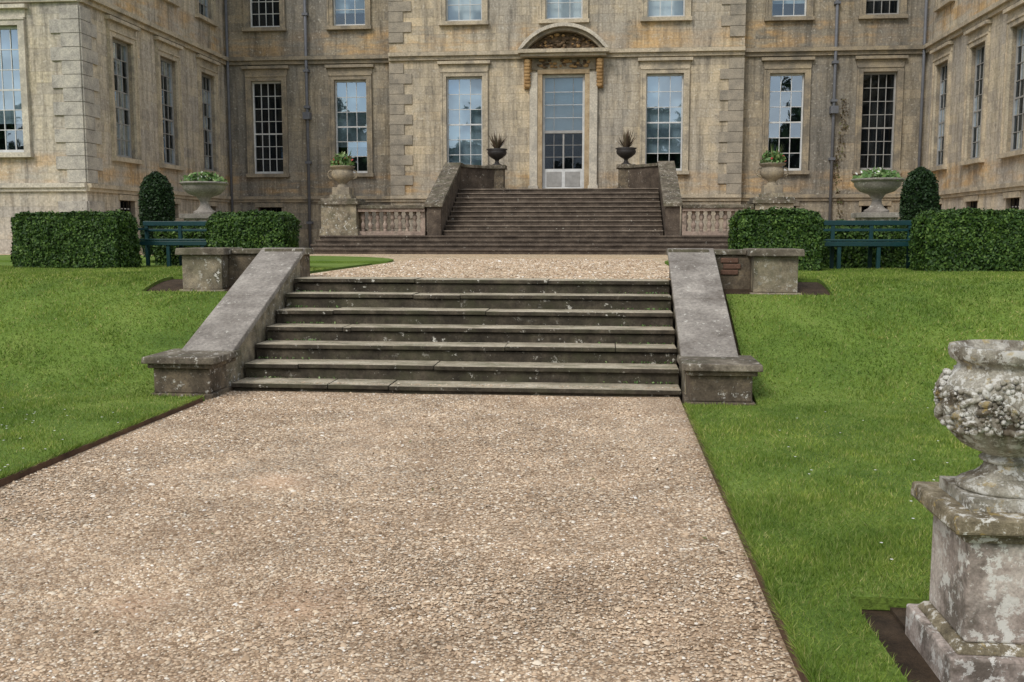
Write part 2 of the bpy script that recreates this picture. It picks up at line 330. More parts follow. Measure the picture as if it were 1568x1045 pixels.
PIT=(1.12,2.02,3.42,4.45)
bx=[9.3+0.26*i for i in range(1,16)]
def lz(x,y): return gz(y)+0.045+0.012*noise.noise((x*0.4,y*0.4,0))
def skL(x,y):
    if x>LX0: return True
    if y>9.42 and x>-4.62: return True
    if -6.05<x<-4.62 and 12.25<y<13.2: return True
    return False
lx=[-80,-30,-16,-12]+[-10+0.5*i for i in range(8)]+[-6.05,-5.6,-5.1,-4.62,LX0]
ly=[-60,-30,-10]+[-4+0.7*i for i in range(19)]+[9.42]+bx+[12.25,13.2,13.6,14,15,17,19]
lawn=sheet('lawn',lx,ly,lz,'turf',skL,0.06)
def skR(x,y):
    if x<LX1: return True
    if y>9.42 and x<1.46: return True
    if PIT[0]<x<PIT[1] and PIT[2]<y<PIT[3]: return True
    if 1.46<x<2.75 and 12.25<y<13.2: return True
    return False
rx=[LX1,PIT[0],1.46,PIT[1],2.4,2.75,3.2]+[3.7+0.5*i for i in range(10)]+[12,16,30,80]
ry=[-60,-30,-10]+[-4+0.7*i for i in range(10)]+[PIT[2],PIT[3],5,5.7,6.4,7.1,7.8,8.5,9.0,9.42]+bx+[12.25,13.2,13.6,14,15,17,19]
lawnR=sheet('lawn.001',rx,ry,lz,'turf',skR,0.06)
def tlawn(name,sgn,x_in):
    pts=[]
    xo=XC+sgn*40
    pts.append((x_in,19.0))
    for i in range(13):
        a=math.pi/2*i/12
        pts.append((x_in+sgn*3.4*(1-math.cos(a)),19.0+4.2*math.sin(a)))
    pts.append((xo,23.2)); pts.append((xo,19.0))
    v=[(x,y,1.13) for x,y in pts]; n=len(v); v+=[(x,y,1.03) for x,y in pts]
    f=[tuple(range(n))]+[(i,(i+1)%n,n+(i+1)%n,n+i) for i in range(n)]
    me=bpy.data.meshes.new(name); me.from_pydata(v,[],f); me.materials.append(M['turf']); return link(name,me)
sheet('gravel_path',[LX0+0.012,-3,-2,-1,0,LX1-0.012],[-60,-20,-5]+[-3+0.5*i for i in range(26)]+[10.05],lambda x,y:0.012+0.012*noise.noise((x*0.8,y*0.8,3)),'gravel')
tg=sheet('terrace_gravel',[-60,-30,-14,-9,-6,-4.3,-3,-1.6,0,1.1,3,6,10,14,30,60],[12.5,12.8,13.22,14,16,19,22,25,28,32,36,40],lambda x,y:1.075+(0.022 if y<27 else 0),'gravel2',skip=lambda x,y:(x<-4.3 or x>1.1) and y<19)
tlawn('lawn.002',-1,-4.3); tlawn('lawn.003',1,1.1)
e=MB()
e.box(LX1-0.012,LX1-0.002,-20,9.42,0.0,0.055,'edge'); e.box(LX0+0.002,LX0+0.012,-20,9.35,0.0,0.055,'edge')
e.done('path_edging')

# ------------------------------------------------------------------ grass blades
def blades(name,n,xr,yr,cond,h,w,parent,seed,ledge=0):
    r=np.random.default_rng(seed)
    x=r.uniform(xr[0],xr[1],n); y=r.uniform(yr[0],yr[1],n); k=cond(x,y); x=x[k];y=y[k]; n=len(x)
    z=gz_np(y)+0.04
    cl=0.75+0.5*np.abs(np.sin(x*2.3+np.sin(y*1.7)*2)*np.sin(y*2.9+np.sin(x*3.1)))
    hh=h*r.uniform(0.5,1.25,n)*cl; ww=w*r.uniform(0.7,1.3,n); a=r.uniform(0,2*np.pi,n); l=r.normal(size=(n,2))*h*0.55
    l[:,0]+=ledge
    P=np.stack([x,y,z],1); s=np.stack([np.cos(a)*ww/2,np.sin(a)*ww/2,np.zeros(n)],1)
    T=P+np.stack([l[:,0],l[:,1],hh],1)
    return npmesh(name,np.stack([P-s,P+s,T],1),3,'blade',parent)
def cR(x,y): 
    pit=(x>PIT[0]-0.0)&(x<PIT[1])&(y>PIT[2])&(y<PIT[3])
    wl=(x>1.46)&(x<2.75)&(y>12.25)&(y<13.2)
    return (x>LX1+0.005)&~pit&~wl&~((y>9.42)&(x<1.46))&(x<y*0.46+1.0)
def cL(x,y):
    wl=(x<-4.62)&(x>-6.05)&(y>12.25)&(y<13.2)
    return (x<LX0-0.005)&~wl&~((y>9.42)&(x>-4.62))&(x>-y*0.72-0.6)
blades('grass_near',150000,(0.76,4.5),(2.4,6.2),cR,0.034,0.0055,lawnR,1)
blades('grass_mid',90000,(0.76,6),(6.2,9.6),cR,0.034,0.008,lawnR,2)
blades('grass_bank',130000,(1.4,9),(9.6,16.5),cR,0.036,0.013,lawnR,3)
blades('grass_edge',5500,(0.765,0.80),(2.4,9.4),cR,0.045,0.006,lawnR,21,-0.022)
blades('grass_mid',90000,(-8,-4),(4,9.6),cL,0.034,0.008,lawn,4)
blades('grass_bank',150000,(-13,-4),(9.6,16.5),cL,0.036,0.013,lawn,5)
blades('grass_edge',4000,(-4.08,-4.035),(4,9.4),cL,0.045,0.008,lawn,22,0.022)
def daisies(par,n,xr,yr,cond,seed):
    r=np.random.default_rng(seed); x=r.uniform(*xr,n);y=r.uniform(*yr,n);k=cond(x,y);x=x[k];y=y[k];n=len(x)
    z=gz_np(y)+0.08; a=np.linspace(0,2*np.pi,6,endpoint=False); 
    V=np.stack([np.stack([x+0.009*np.cos(t),y+0.009*np.sin(t),z+0*x],1) for t in a],1)
    npmesh('daisies',V,6,'flowerw',par)
daisies(lawn,150,(-8,-4.1),(5.5,8.5),cL,9); daisies(lawnR,40,(0.8,5),(4,10),cR,10)
# ------------------------------------------------------------------ pebbles
def pebbles(n,yr,size,seed,x0=LX0+0.03,x1=LX1-0.03,zz=0.014):
    r=np.random.default_rng(seed)
    x=r.uniform(x0,x1,n); y=r.uniform(yr[0],yr[1],n)
    keep=np.ones(n,bool)
    for (wx,wy,wr) in WORN: keep&=(np.hypot(x-wx,y-wy)>wr*0.75*r.uniform(0.3,1.3,n))|(r.uniform(size=n)<0.4)
    x=x[keep];y=y[keep];n=len(x)
    P=np.stack([x,y,np.full(n,zz)],1)
    base=np.array([(1,0,0),(0.5,0.87,0.1),(-0.5,0.87,0),(-1,0,0.1),(-0.5,-0.87,0),(0.5,-0.87,0.1),(0.35,0.3,0.8),(-0.45,0.25,0.85),(0.0,-0.45,0.75)])
    sc=size*r.lognormal(0,0.36,n)[:,None,None]; st=np.stack([r.uniform(0.7,1.3,n),r.uniform(0.6,1.1,n),r.uniform(0.4,0.75,n)],1)[:,None,:]
    V=base[None]*st*sc*(1+0.15*r.normal(size=(n,9,3)))
    a=r.uniform(0,2*np.pi,n); c=np.cos(a)[:,None];s_=np.sin(a)[:,None]
    X=V[...,0]*c-V[...,1]*s_;Y=V[...,0]*s_+V[...,1]*c
    return np.stack([X,Y,V[...,2]],2)+P[:,None,:]
F=[[0,1,6],[1,2,7,6],[2,3,7],[3,4,8,7],[4,5,8],[5,0,6,8],[6,7,8]]
gp=bpy.data.objects['gravel_path']
npmesh('pebbles_near',pebbles(64000,(2.3,5.0),0.0058,11),9,'pebble',gp,faces=F)
npmesh('pebbles_far',pebbles(56000,(5.0,9.98),0.0072,12),9,'pebble',gp,faces=F)
npmesh('pebbles',pebbles(22000,(12.66,22),0.013,13,-4.2,1.0,1.098),9,'pebble',tg,faces=F)
# gravel kicked up against and onto the bottom tread
npmesh('pebbles_step',pebbles(500,(10.01,10.12),0.006,15,zz=0.104),9,'pebble',gp,faces=F)
n=110; P=np.stack([rng.uniform(-3.9,0.7,n),rng.uniform(3,9.8,n),np.full(n,0.032)],1)
leaves('fallen_leaves',P,0.017,'dry',gp,np.tile((0,0,1.5),(n,1)))

# ------------------------------------------------------------------ lower staircase
st=empty('stone_staircase',(XC,10,0))
m=MB(); HW=2.37
for k in range(7):
    z=0.1+0.168*k; y=10+0.36*k
    yb=y+0.46 if k<6 else 12.62
    segs=[-HW]+sorted(random.uniform(-1.9,1.9) for _ in range(2))+[HW]
    for a,b_ in zip(segs[:-1],segs[1:]):
        dz=random.uniform(-0.007,0.007)
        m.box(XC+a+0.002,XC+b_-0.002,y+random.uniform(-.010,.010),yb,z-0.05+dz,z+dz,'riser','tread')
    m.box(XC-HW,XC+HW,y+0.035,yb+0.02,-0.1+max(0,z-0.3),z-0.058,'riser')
m.done('steps',st,0.010)
# moss / weed tufts in the joints
n=260; kk=rng.integers(1,7,n); P=np.stack([XC+rng.choice([-1,1],n)*(HW-np.abs(rng.normal(0,0.35,n))-0.02).clip(0.1,HW-0.02),10+0.36*kk+0.02,0.1+0.168*(kk-1)+0.012],1)
leaves('moss_tufts',P,0.022,'pleaf',st)
m=MB()
for s in (-1,1):
    xa,xb=XC+s*(HW+0.002),XC+s*(HW+0.56)
    x0,x1=min(xa,xb),max(xa,xb)
    m.prism_x(x0+0.03,x1-0.03,[(9.95,-0.1),(9.95,0.30),(12.55,1.40),(12.55,-0.1)],'pierl')
    n=2; 
    for i in range(n):
        t0=i/n;t1=(i+1)/n-0.002
        ya,yb=9.93+2.72*t0,9.93+2.72*t1; za,zb=0.40+1.1*t0,0.40+1.1*t1
        m.prism_x(x0-0.01,x1+0.01,[(ya,za-0.075),(ya,za),(yb,zb),(yb,zb-0.075)],'coping')
    cx=(x0+x1)/2+s*0.06
    m.box(cx-0.33,cx+0.33,9.5,10.14,-0.05,0.06,'pier')
    m.box(cx-0.30,cx+0.30,9.53,10.12,0.061,0.32,'pier')
    m.box(cx-0.34,cx+0.34,9.48,10.15,0.32,0.37,'pier')
    m.box(cx-0.385,cx+0.385,9.43,10.2,0.371,0.44,'capd',tx=0.008,ty=0.008)
    px=XC+s*(HW+0.25)
    m.box(px-0.21,px+0.21,12.56,13.0,0.4,1.40,'pier'); m.box(px-0.26,px+0.26,12.51,13.05,1.401,1.485,'capd',tx=0.01,ty=0.01)
    ox=XC+s*3.68
    m.box(ox-0.31,ox+0.31,12.36,13.02,0.6,0.95,'pierl'); m.box(ox-0.27,ox+0.27,12.4,12.98,0.951,1.40,'pierl'); m.box(ox-0.335,ox+0.335,12.33,13.04,1.401,1.49,'capd',tx=0.01,ty=0.01)
    wa,wb=sorted((px+s*0.21,ox-s*0.27))
    m.box(wa,wb,12.62,12.93,0.5,1.41,'pier'); m.box(wa+0.05 if s>0 else wa+0.065,wb-0.065 if s>0 else wb-0.05,12.58,12.97,1.412,1.478,'capd')
for r in range(3):
    xx=1.43+0.03*(r%2); m.box(xx,xx+0.22,12.60,12.625,1.16+r*0.075,1.225+r*0.075,'brick')
m.done('flanking_walls',st,0.012)

# ------------------------------------------------------------------ upper staircase
ust=empty('stone_staircase',(XC,28,1.1))
m=MB()
for i in range(4):
    z=1.225+0.125*i; y=27.2+0.35*i; hw=6.9-0.02*i
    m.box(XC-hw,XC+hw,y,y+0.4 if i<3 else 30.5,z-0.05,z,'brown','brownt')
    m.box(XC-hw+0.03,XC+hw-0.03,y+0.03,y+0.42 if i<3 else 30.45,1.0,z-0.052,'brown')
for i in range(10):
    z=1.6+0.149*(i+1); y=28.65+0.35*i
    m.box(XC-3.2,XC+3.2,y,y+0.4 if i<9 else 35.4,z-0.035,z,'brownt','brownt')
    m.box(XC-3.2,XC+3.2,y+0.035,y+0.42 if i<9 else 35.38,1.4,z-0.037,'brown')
m.box(XC-3.68,XC-3.21,32.3,35.4,1.2,3.088,'brown'); m.box(XC+3.21,XC+3.68,32.3,35.4,1.2,3.088,'brown')
m.box(XC-1.3,XC+1.3,34.9,35.42,3.09,3.2,'brownt')
m.done('steps',ust,0.006)
m=MB()
for s in (-1,1):
    x0,x1=sorted((XC+s*3.21,XC+s*3.68))
    m.prism_x(x0+0.03,x1-0.03,[(28.45,1.5),(28.45,2.42),(32.2,3.84),(32.7,3.84),(32.7,1.5)],'brown')
    m.prism_x(x0-0.03,x1+0.03,[(28.38,2.42),(28.38,2.53),(32.15,3.96),(32.76,3.96),(32.76,3.845),(32.2,3.845)],'capd')
    m.wallseg((XC+s*3.42,32.6),(XC+s*2.25,33.9),0.3,3.06,3.83,'brown')
    m.wallseg((XC+s*3.42,32.6),(XC+s*2.25,33.9),0.42,3.832,3.93,'capd')
    px=XC+s*2.2
    m.box(px-0.3,px+0.3,33.6,34.2,3.09,3.2,'pier'); m.box(px-0.25,px+0.25,33.65,34.15,3.2,3.84,'pier'); m.box(px-0.32,px+0.32,33.58,34.22,3.841,3.97,'capd')
m.done('side_parapets',ust,0.01)
bal=[(0.06,0),(0.06,0.04),(0.04,0.06),(0.05,0.09),(0.075,0.16),(0.07,0.21),(0.042,0.26),(0.036,0.30),(0.045,0.33),(0.075,0.38),(0.07,0.44),(0.04,0.5),(0.058,0.53),(0.058,0.57)]
for s in (-1,1):
    m=MB()
    xa,xb=sorted((XC+s*3.72,XC+s*5.72))
    m.box(xa,xb,28.5,28.85,1.6,1.72,'pink'); m.box(xa,xb,28.48,28.87,2.29,2.38,'pink'); m.box(xa,xb,28.43,28.92,2.382,2.48,'capd')
    n=9
    for i in range(n):
        m.lathe(xa+(xb-xa)*(i+0.5)/n,28.67,bal,'pink',12,z=1.72)
    m.box(xa if s>0 else xb-0.12,xa+0.12 if s>0 else xb,28.55,28.8,1.72,2.29,'pink')
    m.done('balustrade',None,0.006)
    m=MB(); px=XC+s*6.27
    m.box(px-0.58,px+0.58,28.35,29.5,1.1,1.78,'pierl'); m.box(px-0.53,px+0.53,28.4,29.45,1.78,2.5,'pierl'); m.box(px-0.6,px+0.6,28.33,29.52,2.5,2.6,'capd'); m.box(px-0.55,px+0.55,28.38,29.47,2.6,2.68,'capd')
    m.done('stone_pier',None,0.01)

def lush(par,c,r,h,n,size,mat='pleaf',name='foliage'):
    P=rng.normal(size=(n,3)); P/=np.linalg.norm(P,axis=1)[:,None]; P*=rng.uniform(0.3,1,n)[:,None]; P[:,2]=np.abs(P[:,2])
    P*=np.array([r,r,h]); P+=np.array(c); return leaves(name,P,size,mat,par)
for s in (-1,1):
    px=XC+s*6.27; e0=empty('stone_planter',(px,28.9,2.68))
    m=MB()
    m.box(px-0.32,px+0.32,28.6,29.24,2.68,2.80,'pierl'); m.box(px-0.26,px+0.26,28.66,29.18,2.8,3.02,'trimd')
    m.lathe(px,28.92,[(0.17,3.02),(0.16,3.07),(0.11,3.12),(0.15,3.18),(0.28,3.26),(0.33,3.38),(0.32,3.48),(0.27,3.54),(0.36,3.6),(0.38,3.64),(0.33,3.65)],'trimd',20)
    for t in (-1,1):
        for q in range(8):
            a=math.pi*q/7; m.blob((px+t*(0.33+0.11*math.sin(a)),28.92,3.4+0.12*math.cos(a)),0.03,'trimd',6,4)
    m.done('urn',e0,0.008)
    lush(e0,(px,28.92,3.62),0.36,0.42,420,0.09); lush(e0,(px,28.92,3.7),0.36,0.34,45,0.07,'flowerr','flowers')
    k=20; a=rng.uniform(0,6.28,k); P=np.stack([px+0.1*np.cos(a),28.92+0.1*np.sin(a),np.full(k,3.62)],1); T=P+np.stack([0.25*np.cos(a),0.25*np.sin(a),rng.uniform(0.35,0.6,k)],1)
    w=np.stack([-np.sin(a),np.cos(a),0*a],1)*0.025; npmesh('spikes',np.stack([P-w,P+w,T],1),3,'pleaf',e0)
    px=XC+s*2.2; e1=empty('iron_urn',(px,33.9,3.97)); m=MB()
    m.lathe(px,33.9,[(0.17,3.97),(0.17,4.0),(0.1,4.03),(0.06,4.1),(0.08,4.16),(0.19,4.22),(0.31,4.32),(0.34,4.42),(0.31,4.46),(0.37,4.52),(0.33,4.53)],'iron',20); m.done('urn',e1)
    k=50; a=rng.uniform(0,6.28,k); el=rng.uniform(0.7,1.5,k); L=rng.uniform(0.35,0.75,k)
    P=np.stack([px+0.05*np.cos(a),33.9+0.05*np.sin(a),np.full(k,4.5)],1); D=np.stack([np.cos(el)*np.cos(a),np.cos(el)*np.sin(a),np.sin(el)],1); w=np.stack([-np.sin(a),np.cos(a),0*a],1)*0.02
    npmesh('agave',np.stack([P-w*0.7,P+D*L[:,None]*0.45-w*1.4,P+D*L[:,None],P+D*L[:,None]*0.45+w*1.4,P+w*0.7],1),5,'agave',e1)
    px=XC+s*6.93; e2=empty('tazza_planter',(px,20.3,1.09)); m=MB()
    m.box(px-0.42,px+0.42,19.88,20.72,1.09,1.22,'coping'); m.box(px-0.33,px+0.33,19.97,20.63,1.22,1.98,'ped'); m.box(px-0.4,px+0.4,19.9,20.7,1.98,2.08,'coping')
    m.lathe(px,20.3,[(0.24,2.08),(0.24,2.13),(0.16,2.17),(0.1,2.26),(0.09,2.34),(0.13,2.4),(0.16,2.44),(0.32,2.5),(0.42,2.6),(0.45,2.68),(0.5,2.71),(0.51,2.74),(0.46,2.75)],'coping',28,fn=lambda r,h,t:r*(1+0.03*abs(math.sin(9*t))) if 2.44<h<2.65 else r)
    m.done('bowl',e2,0.008); lush(e2,(px,20.3,2.7),0.48,0.26,600,0.075); lush(e2,(px,20.3,2.78),0.44,0.2,60,0.035,'flowerw','flowers')
    px=XC+s*7.33; e3=empty('topiary_shrub',(px,18.9,1.09)); m=MB()
    m.lathe(px,18.9,[(0.04,1.0),(0.04,1.5)],'bark',8); m.lathe(px,18.9,[(0.2,1.25),(0.25,1.5),(0.26,2.4),(0.2,2.65),(0.05,2.76)],'hcore',16); m.done('core',e3)
    n=9000; t=rng.uniform(0,2*np.pi,n); z=1.2+rng.beta(1.2,1,n)*1.68
    rr=np.interp(z,[1.2,1.5,2.3,2.6,2.78,2.88],[0.26,0.3,0.31,0.27,0.17,0.02])+rng.normal(size=n)*0.018
    leaves('leaves',np.stack([px+rr*np.cos(t),18.9+rr*np.sin(t),z],1),0.035,'yew',e3)

# ------------------------------------------------------------------ hedges
def hedge(x0,x1,y0,y1,z0,z1,dens=3800,size=0.034):
    o=MB(); o.box(x0+.05,x1-.05,y0+.05,y1-.05,z0,z1-.05,'hcore'); c=o.done('box_hedge')
    dx,dy,dz=x1-x0,y1-y0,z1-z0; fa=[dx*dy,dx*dz,dx*dz,dy*dz,dy*dz]; P=[];Nn=[]
    for i,A in enumerate(fa):
        n=int(A*dens); a=rng.uniform(0,1,n);b=rng.uniform(0,1,n)
        if i==0: q=np.stack([x0+a*dx,y0+b*dy,np.full(n,z1)],1); nn=(0,0,1)
        elif i<3: q=np.stack([x0+a*dx,np.full(n,y0 if i==1 else y1),z0+b*dz],1); nn=(0,-1 if i==1 else 1,0)
        else: q=np.stack([np.full(n,x0 if i==3 else x1),y0+a*dy,z0+b*dz],1); nn=(-1 if i==3 else 1,0,0)
        P.append(q); Nn.append(np.tile(nn,(n,1)))
    P=np.concatenate(P);Nn=np.concatenate(Nn).astype(float)
    cx=np.array([(x0+x1)/2,(y0+y1)/2,(z0+z1)/2]); half=np.array([dx,dy,dz])/2; R=0.17
    q=P-cx; inner=np.clip(q,-(half-R),half-R); inner[:,2]=np.clip(q[:,2],-half[2],half[2]-R)
    d=q-inner; L=np.linalg.norm(d,axis=1)+1e-6; d=d/L[:,None]*np.minimum(L,R)[:,None]
    amp=np.array([0.055*noise.noise((p[0]*2,p[1]*2,p[2]*2))+0.04*noise.noise((p[0]*8,p[1]*8,p[2]*8)) for p in P])
    P=cx+inner+d+Nn*(amp+rng.normal(size=len(P))*0.016)[:,None]
    leaves('leaves',P,size,'hleaf',c,Nn)
for a,b_,y0 in ((3.57,4.92,15.5),(6.38,8.3,15.5)):
    for s in (-1,1):
        x0,x1=sorted((XC+s*a,XC+s*b_)); hedge(x0,x1,y0,y0+0.72,1.07,2.0)
for s in (-1,1):
    x0,x1=sorted((XC+s*4.7,XC+s*6.7)); hedge(x0,x1,17.3,17.8,1.07,1.83,2500,0.04)
for s in (-1,1):
    cx=XC+s*5.65; m=MB(); y=16.35; z=1.09; w=0.93
    for x in (-w,-0.31,0.31,w):
        m.box(cx+x-0.03,cx+x+0.03,y,y+0.06,z,z+0.46,'bench'); m.box(cx+x-0.03,cx+x+0.03,y+0.5,y+0.56,z,z+0.78,'bench')
        m.box(cx+x-0.025,cx+x+0.025,y+0.06,y+0.5,z+0.40,z+0.45,'bench')
    m.box(cx-w-0.05,cx+w+0.05,y+0.49,y+0.57,z+0.72,z+0.80,'bench'); m.box(cx-w,cx+w,y+0.51,y+0.545,z+0.62,z+0.665,'bench')
    for i in range(5): m.box(cx-w-0.03,cx+w+0.03,y-0.02+i*0.105,y+0.07+i*0.105,z+0.46,z+0.49,'bench')
    m.box(cx-w,cx+w,y-0.02,y+0.01,z+0.38,z+0.455,'bench')
    for x in (-w,w):
        m.box(cx+x-0.035,cx+x+0.035,y-0.03,y+0.5,z+0.64,z+0.68,'bench'); m.box(cx+x-0.03,cx+x+0.03,y,y+0.05,z+0.46,z+0.64,'bench')
    m.done('garden_bench',None,0.006)

# ------------------------------------------------------------------ foreground urn
UX,UY=1.575,3.93
e4=empty('carved_stone_urn',(UX,UY,0)); m=MB()
def sq(h,z0,z1,mat,t=0): m.box(UX-h,UX+h,UY-h,UY+h,z0,z1,mat,tx=t,ty=t)
sq(0.28,-0.03,0.115,'ped'); sq(0.25,0.115,0.15,'cap',0.025); sq(0.21,0.15,0.545,'ped'); sq(0.235,0.545,0.57,'cap'); sq(0.25,0.57,0.59,'cap'); sq(0.285,0.59,0.652,'cap',0.006)
m.done('pedestal',e4,0.012)
m=MB(); UU=UX-0.02; h=0.18; m.box(UU-h,UU+h,UY-h,UY+h,0.653,0.70,'urn')
prof=[(.165,.70),(.168,.71),(.165,.725),(.15,.733),(.13,.745),(.105,.757),(.085,.775),(.074,.79),(.07,.805),(.085,.812),(.09,.82),(.085,.828),(.07,.835),(.085,.845),(.12,.858),(.155,.88),(.182,.905),(.205,.935),(.225,.965),(.235,.99),(.24,1.02),(.242,1.06),(.236,1.10),(.22,1.13),(.2,1.155),(.188,1.17),(.182,1.19),(.19,1.20),(.206,1.21),(.214,1.222),(.217,1.24),(.217,1.262),(.197,1.266),(.185,1.25),(.165,1.22),(.0,1.2)]
def uf(r,h,t):
    if 0.84<h<0.97: r*=1+0.085*(abs(math.cos(9*t))-0.4)*min(1,(h-0.84)/0.04)
    if 0.70<h<0.78: r*=1+0.03*abs(math.cos(8*t))
    if 1.205<h<1.245: r*=1+0.03*(abs(math.cos(22*t))-0.5)
    return r*(1+0.022*noise.noise((math.cos(t)*4,math.sin(t)*4,h*18)))
m.lathe(UU,UY,prof,'urn',144,uf)
r_=random.Random(3)
for k in range(190):
    t=r_.uniform(0,2*math.pi); h=r_.uniform(0.955,1.14); R=np.interp(h,[.93,.965,.99,1.06,1.10,1.135],[.2,.225,.235,.242,.236,.215])+0.006
    n=Vector((math.cos(t),math.sin(t),0.1)).normalized(); up=Vector((0,0,1)); sd=n.cross(up).normalized(); up=sd.cross(n)
    c=Vector((UU,UY,h))+Vector((math.cos(t),math.sin(t),0))*R
    M3=Matrix((sd,n,up)).transposed(); a0=r_.uniform(0,6)
    if k%2:
        pr=r_.uniform(0.013,0.021)
        for q in range(5):
            a=a0+q*1.2566; m.blob(c+sd*math.cos(a)*pr+up*math.sin(a)*pr,(pr*0.58,pr*0.85,pr*0.58),'urn',7,5,M3)
        m.blob(c+n*0.013,(pr*0.4,)*3,'urn',6,4)
    else:
        Rz=Matrix.Rotation(a0,3,n); m.blob(c,(r_.uniform(.025,.045),0.02,r_.uniform(.010,.017)),'urn',8,4,Rz@M3)
for k in range(26):
    t=2*math.pi*k/26; m.blob((UU+0.228*math.cos(t),UY+0.228*math.sin(t),0.958+0.01*math.sin(3*t)),(0.02,0.02,0.014),'urn',7,4)
m.done('urn',e4,0)
# ------------------------------------------------------------------ mansion
H=empty('stone_mansion',(XC,35.5,1.1))
ZT=13.0
def wall(mb,u0,u1,z0,z1,ops,mat,depth=0.7):
    us=sorted({u0,u1,*[o[0] for o in ops],*[o[1] for o in ops]}); zs=sorted({z0,z1,*[o[2] for o in ops],*[o[3] for o in ops]})
    for i in range(len(us)-1):
        for j in range(len(zs)-1):
            cu=(us[i]+us[i+1])/2;cz=(zs[j]+zs[j+1])/2
            if any(o[0]<cu<o[1] and o[2]<cz<o[3] for o in ops): continue
            mb.face([(us[i],0,zs[j]),(us[i+1],0,zs[j]),(us[i+1],0,zs[j+1]),(us[i],0,zs[j+1])],mat)
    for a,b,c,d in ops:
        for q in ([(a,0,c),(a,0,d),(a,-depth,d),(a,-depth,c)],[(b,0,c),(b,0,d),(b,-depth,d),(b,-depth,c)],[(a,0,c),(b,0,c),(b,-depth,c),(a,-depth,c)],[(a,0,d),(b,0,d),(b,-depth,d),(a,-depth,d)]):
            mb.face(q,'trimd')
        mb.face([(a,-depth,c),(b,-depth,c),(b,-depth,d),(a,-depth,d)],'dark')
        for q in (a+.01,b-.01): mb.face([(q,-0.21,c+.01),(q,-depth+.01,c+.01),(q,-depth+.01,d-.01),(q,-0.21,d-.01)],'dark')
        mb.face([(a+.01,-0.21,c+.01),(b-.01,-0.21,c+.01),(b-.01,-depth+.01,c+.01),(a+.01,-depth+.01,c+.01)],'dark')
def window(mb,u,z0,z1,w,cols,rows,trim,gl,blind=None,bfrac=0.65,head=True,sur=0.2,paint='white'):
    a,b=u-w/2,u+w/2
    mb.box(a-sur,a-0.001,0.002,0.07,z0,z1,trim); mb.box(b+0.001,b+sur,0.002,0.07,z0,z1,trim)
    mb.box(a-sur,b+sur,0.002,0.072,z1+0.001,z1+sur,trim)
    mb.box(a-sur,a-sur+0.06,0.071,0.10,z0,z1+0.1,trim); mb.box(b+sur-0.06,b+sur,0.071,0.10,z0,z1+0.1,trim); mb.box(a-sur,b+sur,0.0725,0.102,z1+sur-0.06,z1+sur,trim)
    mb.box(a-sur-0.04,b+sur+0.04,0.002,0.16,z0-0.13,z0-0.002,trim)
    if head:
        mb.box(a-sur-0.02,b+sur+0.02,0.002,0.06,z1+sur+0.002,z1+sur+0.22,trim); mb.box(a-sur-0.1,b+sur+0.1,0.002,0.18,z1+sur+0.222,z1+sur+0.32,trim)
    fw=0.05; v0,v1=-0.2,-0.11
    mb.box(a,a+fw,v0,v1,z0,z1,paint); mb.box(b-fw,b,v0,v1,z0,z1,paint); mb.box(a+fw,b-fw,v0,v1,z0,z0+0.09,paint); mb.box(a+fw,b-fw,v0,v1,z1-0.07,z1,paint)
    ia,ib,ja,jb=a+fw,b-fw,z0+0.09,z1-0.07
    for i in range(1,cols):
        x=ia+(ib-ia)*i/cols; mb.box(x-0.011,x+0.011,-0.175,-0.135,ja,jb,paint)
    for j in range(1,rows):
        z=ja+(jb-ja)*j/rows; t=0.025 if j==rows//2 else 0.011
        mb.box(ia,ib,-0.178,-0.132,z-t,z+t,paint)
    for i in range(cols):
        for j in range(rows):
            x0=ia+(ib-ia)*i/cols;x1=ia+(ib-ia)*(i+1)/cols;q0=ja+(jb-ja)*j/rows;q1=ja+(jb-ja)*(j+1)/rows
            tx=random.gauss(0,0.0022);tz=random.gauss(0,0.0022)
            mb.face([(x0,-0.155-tx-tz,q0),(x1,-0.155+tx-tz,q0),(x1,-0.155+tx+tz,q1),(x0,-0.155-tx+tz,q1)],gl)
    if blind:
        zb=z1-(z1-z0)*bfrac; mb.face([(a,-0.34,zb),(b,-0.34,zb),(b,-0.34,z1),(a,-0.34,z1)],blind); mb.box(a,b,-0.345,-0.33,zb-0.03,zb,blind)
G0,G1=3.85,7.22; F0,F1=9.12,11.9
